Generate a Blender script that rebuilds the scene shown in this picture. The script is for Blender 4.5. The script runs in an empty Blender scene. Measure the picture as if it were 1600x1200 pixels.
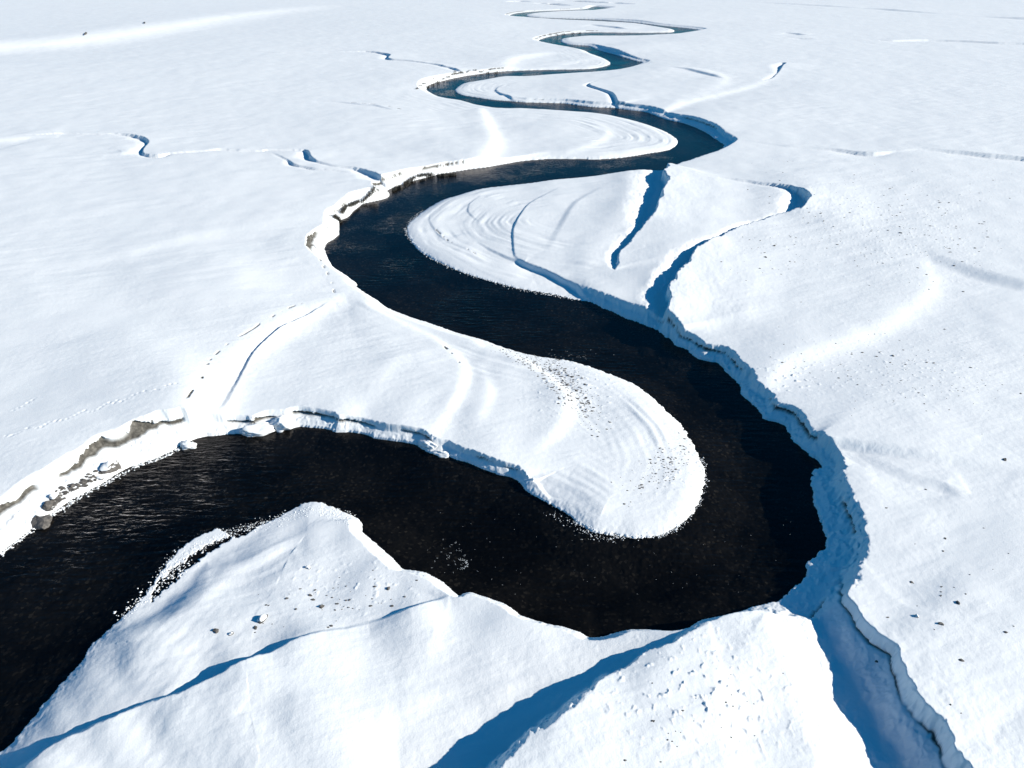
import bpy, bmesh, math, random
import numpy as np
from mathutils import Vector, Matrix

random.seed(11)
RNG = np.random.default_rng(11)
scene = bpy.context.scene
COL = scene.collection

# ---------------------------------------------------------------- camera model
H = 60.0                                   # drone height above the water, metres
FOC = 1066.7                               # focal length in photo pixels (24 mm lens, 1600 px wide)
PITCH = math.radians(31.8)
CP, SP = math.cos(PITCH), math.sin(PITCH)

def ground(px, py, z=0.0):
    """photo pixel -> world x, y on the level z"""
    px = np.asarray(px, float); py = np.asarray(py, float); z = np.asarray(z, float)
    v = 600.0 - py
    t = (z - H) / (-FOC * SP + v * CP)
    return (px - 800.0) * t, (FOC * CP + v * SP) * t

def to_px(X, Y, z=0.0):
    dep = Y * CP + (H - z) * SP
    return 800.0 + X * FOC / dep, 600.0 - FOC * (Y * SP - (H - z) * CP) / dep

# ---------------------------------------------------------------- noise
def _hash(ix, iy, seed):
    h = (ix.astype(np.int64) * 374761393 + iy.astype(np.int64) * 668265263 + seed * 1442695041) & 0xFFFFFFFF
    h = ((h ^ (h >> 13)) * 1274126177) & 0xFFFFFFFF
    return (h ^ (h >> 16)) & 0xFFFFFFFF

def perlin(x, y, seed=0):
    ix = np.floor(x); iy = np.floor(y)
    fx = x - ix; fy = y - iy
    ix = ix.astype(np.int64); iy = iy.astype(np.int64)
    ux = fx * fx * fx * (fx * (fx * 6 - 15) + 10)
    uy = fy * fy * fy * (fy * (fy * 6 - 15) + 10)
    def g(i, j, dx, dy):
        a = _hash(i, j, seed).astype(np.float64) * (2 * math.pi / 4294967296.0)
        return np.cos(a) * dx + np.sin(a) * dy
    n00 = g(ix, iy, fx, fy); n10 = g(ix + 1, iy, fx - 1, fy)
    n01 = g(ix, iy + 1, fx, fy - 1); n11 = g(ix + 1, iy + 1, fx - 1, fy - 1)
    return ((n00 * (1 - ux) + n10 * ux) * (1 - uy) + (n01 * (1 - ux) + n11 * ux) * uy) * 1.6

def fbm(x, y, seed=0, octs=3, gain=0.5):
    s = 0; a = 1.0; f = 1.0; tot = 0
    for k in range(octs):
        s = s + a * perlin(x * f + 13.7 * k, y * f - 7.1 * k, seed + k)
        tot += a; a *= gain; f *= 2.03
    return s / tot

def sstep(a, b, x):
    t = np.clip((x - a) / (b - a), 0, 1)
    return t * t * (3 - 2 * t)

# ---------------------------------------------------------------- terrain grid (perspective-spaced for even detail)
def build_rows():
    ys = [12.0]
    while ys[-1] < 23.0: ys.append(ys[-1] * 1.03)
    y = ys[-1]
    while y < 1480:
        dep2 = y * y + H * H
        foot = ROWPX * dep2 / (H * FOC) * math.cos(math.atan2(H, y) - PITCH) ** 2
        k = .48 if 64 < y < 112 or 290 < y < 400 else 1.0       # finer where steep banks run across the view
        y += k * min(foot, 0.33 + 0.0019 * y)
        ys.append(y)
    st = ys[-1] - ys[-2]
    while y < 16000:
        st *= 1.12; y += st; ys.append(y)
    return np.array(ys)
ROWPX, COLPX = 1.1, 1.35
Yr = build_rows()
inner = np.arange(-830, 830.1, COLPX)
outer = [830.0]; st = COLPX
while outer[-1] < 3200: st *= 1.15; outer.append(outer[-1] + st)
outer = np.array(outer[1:])
U = np.concatenate([-outer[::-1], inner, outer])
NR, NC = len(Yr), len(U)
DEP = Yr * CP + H * SP
X = (U[None, :] * DEP[:, None] / FOC)
Y = np.repeat(Yr[:, None], NC, 1)
DIST = np.sqrt(Y * Y + H * H)

TS = 32
TILES = []
for r in range(0, NR, TS):
    for c in range(0, NC, TS):
        r1, c1 = min(NR, r + TS), min(NC, c + TS)
        x0, x1 = X[r:r1, c:c1].min(), X[r:r1, c:c1].max()
        y0, y1 = Yr[r], Yr[r1 - 1]
        TILES.append((r, r1, c, c1, (x0 + x1) / 2, (y0 + y1) / 2, math.hypot(x1 - x0, y1 - y0) / 2))
TA = np.array([[t[4], t[5], t[6]] for t in TILES])

def seg_dist(px, py, A, B):
    """px,py (...,1); A,B (S,2)"""
    d = B - A
    L2 = np.maximum((d ** 2).sum(1), 1e-9)
    t = np.clip(((px - A[:, 0]) * d[:, 0] + (py - A[:, 1]) * d[:, 1]) / L2, 0, 1)
    qx = px - (A[:, 0] + t * d[:, 0]); qy = py - (A[:, 1] + t * d[:, 1])
    return np.sqrt(qx * qx + qy * qy), t

def catmull(P, n=4, closed=False):
    """P (N,k) rows; the attributes ride along"""
    P = np.asarray(P, float); N = len(P); out = []
    rng = range(N if closed else N - 1)
    for i in rng:
        if closed: p0, p1, p2, p3 = P[(i - 1) % N], P[i], P[(i + 1) % N], P[(i + 2) % N]
        else: p0, p1, p2, p3 = P[max(i - 1, 0)], P[i], P[i + 1], P[min(i + 2, N - 1)]
        for k in range(n):
            t = k / n
            m = 0.5 * (2 * p1 + (p2 - p0) * t + (2 * p0 - 5 * p1 + 4 * p2 - p3) * t * t + (3 * p1 - p0 - 3 * p2 + p3) * t ** 3)
            lin = p1 * (1 - t) + p2 * t
            m = 0.75 * m + 0.25 * lin
            m[2:] = lin[2:]
            out.append(m)
    if not closed: out.append(P[-1])
    return np.array(out)

def polydist(P, reach, closed=False):
    """signed distance (left of travel positive) and the interpolated attributes for the part of the grid within reach.
    yields (slice_r, slice_c, d, sign, attrs, s)"""
    A = P if closed else P[:-1]
    B = np.roll(P, -1, 0) if closed else P[1:]
    sd, _ = seg_dist(TA[:, 0:1], TA[:, 1:2], A[:, :2], B[:, :2])
    mn = sd.min(1)
    cum = np.concatenate([[0], np.cumsum(np.hypot(*(B - A)[:, :2].T))])
    for ti in np.nonzero(mn < reach + TA[:, 2])[0]:
        r, r1, c, c1, cx, cy, rad = TILES[ti]
        cand = np.nonzero(sd[ti] <= mn[ti] + 2 * rad + 1e-6)[0]
        x = X[r:r1, c:c1][..., None]; y = Y[r:r1, c:c1][..., None]
        a, b = A[cand], B[cand]
        dd, tt = seg_dist(x, y, a[:, :2], b[:, :2])
        k = dd.argmin(-1)
        d = np.take_along_axis(dd, k[..., None], -1)[..., 0]
        t = np.take_along_axis(tt, k[..., None], -1)[..., 0]
        a, b = a[k], b[k]
        cr = (b[..., 0] - a[..., 0]) * (y[..., 0] - a[..., 1]) - (b[..., 1] - a[..., 1]) * (x[..., 0] - a[..., 0])
        at = a[..., 2:] * (1 - t)[..., None] + b[..., 2:] * t[..., None]
        s = cum[cand[k]] + t * np.hypot(b[..., 0] - a[..., 0], b[..., 1] - a[..., 1])
        yield slice(r, r1), slice(c, c1), d, np.where(cr >= 0, 1.0, -1.0), at, s

# ---------------------------------------------------------------- the river outline, traced
# run = (z of the traced edge, w rise width, c cliff 0..1, off, e earth 0..1, [px points])
RUN_A = [
 (0, 5.0, 1.0, 0, 1.0, [(-420,1190),(-250,1040),(-90,925),(0,865),(30,840),(60,815),(100,788),(140,765),(180,742),(220,722),(250,711),(280,698)]),
 (0, 2.2, 1.0, 0, 0.8, [(309,685),(344,680),(370,677)]),
 (0, 2.6, 1.0, 0, .8, [(387,682),(406,680),(422,672),(450,671),(469,667)]),
 (0, 1.7, 1.0, 0, .7, [(509,669),(525,675),(544,675),(562,678),(594,688),(625,692),(653,697),(672,708),(694,711)]),
 (0, 1.2, 1.0, 0, .3, [(719,721),(750,733),(776,742),(800,747),(815,756)]),
 (0, 3.5, 0.3, 0, 0, [(820,766),(854,785),(892,808),(909,821),(930,832)]),
 (0, 5.0, 0, 0, 0, [(971,837),(995,841),(1030,835),(1054,825),(1078,808),(1092,782),(1102,747),(1095,720),(1081,692),(1064,665),(1040,641),(1016,620),(988,600),(944,582),(896,567)]),
 (0, 4.0, 0.1, 0, 0, [(854,560),(806,550),(775,540)]),
 (.6, 3.0, 0.5, .3, 0, [(748,527),(703,514),(665,502),(632,491),(600,477)]),
 (.6, 2.5, 0.6, .3, 0.5, [(585,465),(557,447),(556,440),(536,427),(517,415)]),
 (0, 4.0, 1.0, 0, 1.0, [(507,397),(509,382),(530,367),(531,354),(533,345),(544,339),(552,330),(565,319),(585,314),(605,309),(607,303),(602,299),(620,291),(650,281),(675,275),(700,270)]),
 (0, 2.5, 1.0, 0, 0.8, [(732,265),(762,261),(785,257),(817,252)]),
 (0, 5.0, 0.2, 0, 0, [(862,248),(937,249),(975,246),(1012,240),(1046,234),(1059,225),(1056,216),(1035,204),(997,191),(956,182),(922,178),(877,175),(825,172)]),
 (.5, 3.0, 0.5, .2, 0, [(780,171),(752,167),(727,159),(690,152)]),
 (0, 5.0, 1.0, 0, 1.0, [(667,142),(670,133),(694,126),(731,118),(780,112)]),
 (0, 6.0, 0.3, 0, 0, [(825,110),(862,109),(919,108),(945,104),(954,99),(945,92),(922,84),(911,79),(877,72)]),
 (0, 6.0, 1.0, 0, 1.0, [(842,64),(855,58),(885,52.5),(922,50.5)]),
 (0, 6.0, 0.3, 0, 0, [(997,51.2),(1046,50.6),(1054,48.5),(1048,45.5),(1027,42),(994,37.5),(937,34.5),(885,32),(840,29)]),
 (0, 7.0, 1.0, 0, 1.0, [(797,25),(808,20.5),(840,17.6),(880,16),(915,14)]),
 (0, 7.0, 1.0, 0, .2, [(927,10.2),(940,11),(954,12.6)]),
]
RUN_B = [
 (0, 7.0, .3, 0, 0, [(940,14.8),(924,16.5),(880,18.2),(845,20),(824,22.5),(824,25.5),(842,27.5),(885,29),(930,30.5)]),
 (0, 8.0, 1.0, 0, 0.2, [(960,32.5),(994,35.3),(1020,38.6),(1042,41),(1062,43),(1080,45),(1092,47.4)]),
 (1, 6.0, .5, 1, 0, [(1072,51),(1050,54),(997,55.3),(922,55.3),(895,57)]),
 (0, 6.0, .3, 0, 0, [(878,61),(876,65),(885,69),(900,70.5)]),
 (0, 5.0, 1.0, 0, .2, [(920,72),(937,79),(956,84),(975,90),(992,95),(1004,97.5)]),
 (1, 5.0, .5, 1, 0, [(994,100.5),(967,107),(937,111),(881,114),(825,117)]),
 (0, 5.0, .2, 0, 0, [(787,120),(750,126),(724,131),(711,141),(720,148),(742,152),(769,156),(800,158.5)]),
 (0, 4.0, 1.0, 0, .2, [(820,160),(840,160.5),(881,162),(922,167),(960,169),(982,172),(1012,176)]),
 (0, 4.5, 1.0, 0, .4, [(1042,187),(1069,193),(1099,204),(1117,216),(1131,227)]),
 (2.0, 2.0, 0.9, 1.0, 0, [(1125,233),(1091,244),(1060,254),(1046,259)]),
 (.6, 3.0, 0.6, .6, 0, [(1009,267),(937,274),(862,281),(800,288)]),
 (0, 5.0, 0.0, 0, 0, [(750,296),(712,307),(687,315),(662,330),(642,346),(636,360),(642,375),(652,390),(675,405),(712,421),(737,431),(775,442),(819,453),(862,460),(895,467)]),
 (0, 2.2, 0.9, 0, 0, [(917,471),(941,481),(972,494),(1011,508)]),
 (0, 2.0, 1.0, 0, .78, [(1042,528),(1051,539),(1070,546),(1091,560),(1119,567),(1133,585),(1157,602)]),
 (0, 2.2, 1.0, 0, .78, [(1157,616),(1185,637),(1196,655),(1224,665),(1238,690),(1262,709),(1280,728)]),
 (0, 3.6, 1.0, 0, .78, [(1273,739),(1269,760),(1275,788),(1287,819),(1292,840)]),
 (0, 5.0, 1.0, 0, .3, [(1280,865),(1262,886),(1262,904),(1242,917),(1225,929),(1213,941)]),
 (3.0, 2.2, 0.9, 1.8, 0, [(1183,948),(1154,954),(1125,960),(1112,966)]),
 (2.4, 1.8, 0.9, 1.5, 0, [(1090,978),(1060,986),(1016,982),(981,986),(955,993),(916,994),(894,983),(863,977),(832,968),(802,957),(787,944),(762,931),(732,920)]),
 (2.2, 1.8, 0.9, 1.4, 0, [(714,927),(704,922),(684,907),(666,896),(640,886),(617,881),(594,861)]),
 (.8, 1.5, 0.8, .8, 0, [(573,843),(556,829),(552,809)]),
 (0, 5.0, 0, 0, 0, [(525,795),(494,785),(470,790),(440,806),(405,822),(370,840),(340,826),(300,844),(272,868),(252,893),(227,930),(192,964),(163,992)]),
 (.1, 6.5, .1, .2, 0, [(142,1013),(134,1028),(87,1082),(61,1113),(26,1157),(0,1181),(-60,1240),(-200,1370),(-500,1560)]),
]
def runs_to_world(runs):
    rows = []
    for z, w, c, off, e, pts in runs:
        for (x, y) in pts:
            gx, gy = ground(x, y, z)
            rows.append([gx, gy, w, c, off, e])
    return np.array(rows)
PA = catmull(runs_to_world(RUN_A), 4)
PB = catmull(runs_to_world(RUN_B), 4)
OUT = np.vstack([PA, PB])                     # closed: A up the left side, tip, B back down

def lens_pts(x0, y0, x1, y1, th, seed):
    """far open lead: a thin wavy pool between two picture points"""
    n = 9; up = []; dn = []
    r = random.Random(seed)
    for i in range(n + 1):
        t = i / n
        w = th * math.sin(math.pi * min(max(t, .02), .98)) ** .6 * (0.7 + .6 * r.random())
        x = x0 + (x1 - x0) * t; y = y0 + (y1 - y0) * t + .35 * math.sin(5 * t + seed)
        up.append((x, y - w / 2)); dn.append((x, y + w / 2))
    pts = up + dn[::-1]
    rows = []
    for x, y in pts:
        gx, gy = ground(x, y)
        rows.append([gx, gy, 8.0, .8, 0, .6])
    return np.array(rows)
POOLS = [lens_pts(797, 3.2, 822, 4.2, 1.6, 1), lens_pts(841, 6.2, 884, 9.6, 1.3, 2), lens_pts(874, 2.2, 952, 5.6, 1.5, 3),
         lens_pts(955, 5.8, 985, 7.6, 1.0, 4)]
RUBBLE = catmull(np.array([[*ground(x, y), 1.2, 0, 0, 0] for x, y in
    [(236,925),(250,906),(270,888),(292,872),(320,853),(345,841),(366,835),(360,843),(338,858),(310,879),(286,899),(262,920),(238,940)]]), 3, True)

def inside(P):
    """even-odd test; every grid row has one y"""
    par = np.zeros((NR, NC), bool)
    A, B = P[:, :2], np.roll(P[:, :2], -1, 0)
    for i in range(len(A)):
        y0, y1 = A[i, 1], B[i, 1]
        lo, hi = (y0, y1) if y0 < y1 else (y1, y0)
        r0, r1 = np.searchsorted(Yr, lo), np.searchsorted(Yr, hi)
        if r1 <= r0: continue
        yy = Yr[r0:r1]
        xc = A[i, 0] + (yy - y0) / (y1 - y0) * (B[i, 0] - A[i, 0])
        par[r0:r1] ^= X[r0:r1] > xc[:, None]
    return par

# ---------------------------------------------------------------- base level of the snow (heights above the water)
CTRL = np.array([
 (0,500,3.8),(200,600,3.8),(100,700,3.5),(250,640,3.8),(0,300,3.6),(300,300,3.4),(450,350,3.2),(490,380,2.7),(300,450,3.7),(600,200,3.0),(300,100,3.0),(640,130,3.0),(0,100,3),(560,290,3.0),(700,240,2.9),
 (-200,800,3.6),(-300,500,4.0),
 (400,620,2.6),(450,560,2.5),(550,500,2.2),(600,600,2.3),(500,650,2.5),(600,660,2.2),(700,650,1.9),(740,700,1.7),(750,580,1.5),(850,600,1.1),(850,710,1.3),(950,650,.85),(1050,700,.65),(1000,790,.6),(900,780,.8),(700,505,1.5),(620,490,1.7),
 (450,830,.6),(520,830,.9),(370,900,1.0),(500,900,1.4),(300,1000,1.9),(230,1060,2.1),(400,1000,2.1),(150,1110,2.1),(110,1090,1.9),(60,1140,2.0),(170,1030,1.5),(0,1200,2.0),(-100,1300,2.2),(600,920,2.0),(680,920,2.1),(560,860,1.4),(100,1150,2.4),
 (300,1150,2.9),(200,1180,2.7),(100,1230,2.6),(0,1300,2.6),(400,1090,2.7),(500,1060,2.9),(660,1000,3.0),(400,1200,3.05),(640,1150,3.2),(500,1160,3.15),(720,1200,3.2),(560,1250,3.2),(780,1080,3.2),(800,1030,3.1),(950,1030,2.8),(900,1180,3.4),(1050,1100,3.5),(1150,1020,3.4),(1220,960,3.2),(1260,1150,3.1),(730,950,2.7),
 (1350,800,3.1),(1500,1000,3.4),(1450,600,3),(1250,550,2.8),(1180,500,2.6),(1100,520,2.3),(1400,350,3),(1500,200,2.9),(1200,180,2.9),(1150,240,2.6),(1300,720,2.8),(1360,900,3.1),(1100,200,3.2),
 (700,360,.6),(750,430,.6),(850,452,.6),(800,300,.9),(850,380,1.5),(900,320,1.6),(950,400,2.1),(980,470,1.9),(1080,400,2.9),(1000,340,2.8),(1030,300,2.9),(1050,450,3.1),(1250,315,3.2),(1035,500,3.0),(1100,300,2.4),(1180,400,2.6),(900,290,1.3),
 (800,200,1.3),(950,210,.8),(1040,215,.6),(770,220,2),(850,230,1.3),(760,180,1.8),
 (820,130,.8),(750,140,.6),(850,150,1.4),(900,145,2.2),(1000,150,2.8),(1050,120,2.8),(880,95,.9),(935,97,.6),(810,95,2),(950,62,1.4),(920,64,1.2),(990,80,3.4),(1000,45,.9),(900,44,1.4),(950,22,1.5),(1050,30,3),(1100,60,2.8),(860,23.5,1.2),(700,40,3)], float)
_cx, _cy = ground(CTRL[:, 0], CTRL[:, 1])
CQ = np.stack([_cx / _cy * 1.3, np.log(_cy)], 1)

def base_level():
    step = 6
    ri = np.unique(np.r_[np.arange(0, NR, step), NR - 1]); ci = np.unique(np.r_[np.arange(0, NC, step), NC - 1])
    xs = X[np.ix_(ri, ci)]; ys = Y[np.ix_(ri, ci)]
    qx = xs / ys * 1.3; qy = np.log(ys)
    d2 = (qx[..., None] - CQ[:, 0]) ** 2 + (qy[..., None] - CQ[:, 1]) ** 2 + 2.4e-3
    w = d2 ** -1.7
    f = (w * CTRL[:, 2]).sum(-1) / w.sum(-1)
    # bilinear back to the full grid (index space)
    g = np.empty((len(ri), NC))
    for i in range(len(ri)): g[i] = np.interp(np.arange(NC), ci, f[i])
    k = np.clip(np.searchsorted(ri, np.arange(NR), side='right') - 1, 0, len(ri) - 2)
    t = ((np.arange(NR) - ri[k]) / (ri[k + 1] - ri[k]))[:, None]
    return g[k] * (1 - t) + g[k + 1] * t

# ---------------------------------------------------------------- line features (bottom to top in the photo, high side on the right unless side=-1)
# (kind, z, side, [(px, py, a_high, b_low, w, reach)], jag)
FEAT = [
 ('crack', 3.8, 1, .25, [(292,628,1,0,.5,3),(302,612,1,0,.5,3),(316,590,1,0,.6,3),(322,572,1,0,.6,3),(328,558,1,0,.5,3),(355,532,1,0,.5,3),(370,522,1,0,.5,3),(395,508,1,0,.5,3),(415,494,1,0,.5,3),(450,474,1,0,.5,3),(480,462,0,0,.5,3)]),
 ('crack', 2.6, 1, .3, [(523,456,1,0,.5,3),(520,440,1,0,.5,3),(512,425,1,0,.5,3),(503,408,1,0,.6,3),(497,395,1,0,.6,3),(494,380,1,0,.7,3),(488,374,1,0,.6,3),(494,362,0,0,.5,3)]),
 ('crack', 1.8, 1, .2, [(700,545,1,0,.35,3),(694,541,1,0,.35,3),(716,562,1,0,.35,3),(718,580,1,0,.35,3)]),
 ('crack', 2.9, 1, .5, [(630,170,.0,0,1,5),(600,163,1,0,1,5),(560,160,1,0,1,5),(520,156,0,0,1,5)]),
 ('crack', .9, 1, .3, [(745,397,1,0,.3,3),(724,386,1,0,.35,3),(700,375,1,0,.4,3),(686,362,1,0,.4,3),(680,356,1,0,.4,3)]),
 # left foreground terrace edge
 ('exp', 2.2, 1, .5, [(-300,1330,1.05,0.35,1.6,13.7),(-120,1262,1.05,0.42,1.6,13.7),(40,1202,0.80,0.42,1.5,13.7),(90,1172,0.75,0.35,1.3,13.7),(150,1140,0.62,0.28,1.0,13.7),(200,1118,0.52,0.21,.9,12.2),(255,1100,0.45,0.10,.7,12.2),(290,1090,0.50,0.35,1.0,12.2),(330,1072,0.75,0.49,1.2,12.2),(380,1050,0.85,0.49,1.2,12.2),(430,1026,0.65,0.35,1.1,12.2),(470,1004,0.35,0.14,.8,10.6),(510,990,0.12,0.03,.6,9.1),(545,982,0.16,0.03,.6,9.1),(575,973,0.05,0.01,.6,9.1),(600,967,0.22,0.07,.7,9.1),(640,955,0.42,0.17,.8,9.1),(665,945,0.35,0.17,.8,9.1),(690,937,0.12,0.07,.7,7.6),(704,928,0.00,0.00,.6,7.6)]),
 # central foreground terrace edge
 ('exp', 3.4, 1, .8, [(640,1420,1.87,1.52,2.4,33.2),(730,1290,1.76,1.52,2.2,33.2),(800,1200,1.65,1.44,2.2,33.2),(835,1165,1.54,1.36,2.0,30.9),(865,1145,1.49,1.28,2.0,28.5),(885,1125,1.43,1.20,2,28.5),(910,1107,1.32,1.12,1.8,28.5),(928,1088,1.21,0.96,1.6,26.1),(948,1065,1.10,0.80,1.5,23.8),(985,1047,0.88,0.68,1.2,21.4),(1020,1024,0.61,0.52,1.0,19.0),(1055,1004,0.39,0.44,.9,16.6),(1085,986,0.22,0.32,.8,14.2),(1112,970,0.00,0.08,.7,11.9)]),
 # right foreground valley wall
 ('val', 4.0, 1, 1.0, [(1640,1400,.9,2.75,1.6,9.9),(1575,1290,.9,2.67,1.5,9.9),(1522,1200,.9,2.67,1.3,9.5),(1482,1130,.8,2.58,1.2,9.0),(1440,1080,.8,2.49,1.2,8.6),(1418,1040,.7,2.41,1.1,8.1),(1402,1005,.6,2.32,1.1,7.2),(1372,980,.5,2.24,1.1,6.8),(1342,942,.4,2.06,1.1,6.3),(1328,915,.3,1.72,1.2,5.4),(1336,885,.1,1.03,1.4,4.5),(1350,862,0,0.26,1.4,3.6)]),
 # crest of the bright strip left of that valley
 ('exp', 3.4, -1, .2, [(1380,1330,.5,.5,3,5),(1330,1200,.5,.5,2.8,5),(1292,1125,.5,.5,2.6,5),(1248,1050,.5,.45,2.2,5),(1222,1000,.45,.4,1.8,4),(1202,965,.3,.3,1.4,3),(1192,950,0,.0,1.2,3)]),
 # broad bright swell, foreground centre
 ('exp', 3.0, -1, .3, [(380,1330,.3,.25,6,9),(480,1200,.3,.25,6,9),(560,1120,.3,.22,5.5,8),(640,1060,.28,.2,5,8),(720,1010,.2,.15,4,7),(800,975,.2,.2,3,6),(850,960,0,0,3,6)]),
 # trenches of the mid right bar
 ('trench', 2.2, 1, .8, [(962,420,0.05,0.32,0.42,0.54),(967,403,0.14,0.84,0.42,1.16),(987,377,0.22,1.26,0.49,1.86),(1007,356,0.20,1.16,0.49,1.70),(1020,342,0.46,2.10,0.63,3.55),(1034,315,0.46,2.31,0.70,4.33),(1035,305,0.46,2.31,0.70,4.33),(1045,290,0.56,2.52,0.70,5.56),(1039,276,0.56,2.42,0.70,4.95),(1042,266,0.46,2.10,0.70,4.64),(1046,258,0.29,1.68,0.70,3.86)]),
 ('trench', 2.6, 1, .8, [(1036,520,0.36,1.55,0.70,1.96),(1042,506,0.46,1.63,0.70,2.00),(1047,477,0.66,2.08,0.70,2.73),(1046,457,0.66,1.81,0.70,2.23),(1056,437,0.64,1.72,0.70,2.12),(1073,416,0.52,1.80,0.70,2.50),(1093,394,0.49,1.60,0.63,2.23),(1111,379,0.33,1.05,0.56,1.31),(1131,370,0.19,0.52,0.49,0.77),(1160,358,0.26,0.94,0.49,1.39),(1178,350,0.23,0.74,0.49,1.01),(1200,342,0.17,0.42,0.49,0.70),(1221,336,0.19,0.52,0.49,0.85),(1248,331,0.52,1.89,0.70,3.40),(1260,322,0.56,2.20,0.70,4.17),(1264,312,0.56,2.10,0.70,4.02),(1258,303,0.51,1.78,0.70,3.24),(1240,297,0.28,1.05,0.70,2.01),(1204,289,0.17,0.42,1.05,1.55),(1150,280,0.04,0.26,1.40,1.93),(1090,272,0.00,0.00,1.40,1.55)]),
 # scarp above the point bar
 ('exp', 1.6, 1, .5, [(1030,514,.1,.3,.9,5),(1011,503,.2,.6,.9,6),(981,494,.2,.8,.9,6),(950,474,.3,.9,.9,7),(915,455,.3,1.0,.9,8),(902,442,.35,1.0,.9,8),(862,423,.35,.9,.9,8),(821,407,.35,.8,.9,7),(808,402,.2,.2,.7,5),(790,396,.15,.2,.7,5),(768,386,.12,.15,.7,5),(745,372,0,0,.7,5)]),
 # neck valley
 ('exp', 3.0, -1, .6, [(262,740,.4,.5,4,12),(300,662,.9,.7,4.5,14),(322,610,1.0,.8,4.5,16),(352,565,1.0,.8,4.5,16),(405,520,1.0,.8,4.5,16),(465,485,.8,.7,4,12),(515,462,.4,.4,3.5,8),(535,450,0,0,3,6)]),
 ('exp', 2.3, 1, .15, [(345,655,.0,.1,1.2,6),(362,622,.15,.15,1.1,6),(377,590,.22,.2,.8,6),(398,552,.25,.2,.6,6),(425,527,.28,.22,.5,6),(448,510,.33,.28,.5,6),(485,490,.2,.2,.5,5),(518,470,0,0,.5,5)]),
 # bright scroll lines of the neck bar
 ('exp', 1.8, -1, .4, [(640,700,0.00,0.00,3,5),(669,672,0.36,0.43,2.2,5),(689,648,0.51,0.51,1.8,5),(710,617,0.58,0.58,1.5,5),(722,589,0.58,0.58,1.3,5),(719,565,0.43,0.58,1.2,5),(703,548,0.43,0.51,1.2,5),(672,527,0.36,0.51,1.2,6),(631,507,0.36,0.43,1.2,6),(595,490,0.29,0.29,1.2,5),(560,470,0.00,0.00,1.2,5)]),
 ('exp', 1.6, -1, .2, [(730,672,0.00,0.00,2,4),(748,644,0.29,0.29,1.6,4),(760,612,0.32,0.36,1.4,4),(754,586,0.22,0.22,1.3,4),(740,560,0.00,0.00,1.2,4)]),
 ('exp', 1.2, -1, .2, [(790,740,0.00,0.00,3,4),(820,713,0.22,0.22,2.4,4),(854,682,0.43,0.43,2,4),(877,655,0.51,0.51,1.7,4),(884,627,0.51,0.58,1.4,4),(870,603,0.43,0.58,1.3,4),(820,567,0.29,0.51,1.2,4),(785,548,0.14,0.22,1.2,4),(760,536,0.00,0.00,1.2,4)]),
 ('exp', 2.2, -1, .3, [(510,680,0.00,0.00,4,7),(540,640,0.43,0.43,3.5,7),(575,600,0.43,0.43,3.5,7),(610,560,0.29,0.29,3,6),(640,540,0.00,0.00,3,6)]),
 ('exp', 2.0, -1, .3, [(590,670,0.00,0.00,4,7),(630,640,0.32,0.32,3.5,6),(680,600,0.29,0.29,3,6),(710,585,0.00,0.00,3,6)]),
 ('exp', 1.0, -1, .15, [(985,838,0,0,1.4,3),(1035,826,.12,.1,1.2,3),(1062,808,.2,.1,1.1,3),(1082,780,.25,.1,1.0,3),(1090,750,.2,.1,1.0,3),(1083,715,0,0,1.0,3)]),
 ('exp', 1.3, 1, .3, [(815,742,.3,.3,.7,4),(835,750,.35,.35,.7,4),(850,768,.35,.35,.7,4),(872,776,.2,.2,.7,4),(930,784,0,0,1,4)]),
 # scroll lines, mid right bar
 ('exp', 1.0, 1, .35, [(745,398,0.00,0.00,.6,5),(725,386,0.07,0.06,.5,5),(700,375,0.08,0.07,.5,5),(685,362,0.09,0.08,.5,5),(672,342,0.06,0.05,.5,5),(676,322,0.00,0.00,.5,5)]),
 ('exp', 1.2, 1, .3, [(752,345,0.00,0.00,.5,5),(740,337,0.07,0.07,.5,5),(732,328,0.09,0.08,.5,5),(735,318,0.08,0.07,.5,5),(750,307,0.06,0.05,.5,5),(775,300,0.00,0.00,.5,5)]),
 ('exp', 1.5, 1, .3, [(822,408,0.10,0.09,.6,6),(806,398,0.10,0.09,.6,6),(803,375,0.15,0.11,.6,6),(805,352,0.17,0.14,.6,6),(825,320,0.12,0.11,.6,6),(850,305,0.09,0.08,.6,6),(880,290,0.00,0.00,.6,6)]),
 ('exp', 1.3, 1, .3, [(830,455,0.00,0.00,1,5),(790,432,0.06,0.05,1,5),(750,415,0.06,0.05,1,5),(715,398,0.05,0.05,1,5),(690,380,0.00,0.00,1,5)]),
 ('exp', 1.8, -1, .3, [(905,455,0.10,0.14,3,7),(912,420,0.23,0.20,3,8),(930,390,0.17,0.16,3,8),(960,350,0.12,0.11,3,7),(965,310,0.00,0.00,3,7)]),
 ('exp', 1.6, 1, .2, [(855,400,0.00,0.00,2,6),(885,345,0.15,0.09,2,6),(905,315,0.15,0.09,2,6),(950,290,0.00,0.00,2,6)]),
 # east plateau steps
 ('exp', 3.0, -1, .3, [(1180,610,.2,.3,2,10),(1205,582,.6,.5,2.2,14),(1240,556,.7,.6,2.6,16),(1340,520,.8,.7,3,18),(1395,495,.9,.7,3.4,18),(1435,462,.94,.7,3.4,18),(1452,437,.7,.5,4,14),(1440,415,.2,.2,4,12),(1420,400,0,0,4,12)]),
 ('exp', 3.2, 1, .08, [(1720,455,.6,.4,6,18),(1600,436,.5,.4,6,18),(1540,420,.38,.3,6,16),(1490,402,.22,.2,6,14),(1450,388,0,0,4,12)]),
 ('exp', 3.0, 1, .3, [(1600,716,.0,.0,4,7),(1470,706,.25,.35,3,7),(1360,690,.35,.45,2.5,7),(1290,682,.4,.5,1.8,7),(1272,680,.2,.2,1.5,6)]),
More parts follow.
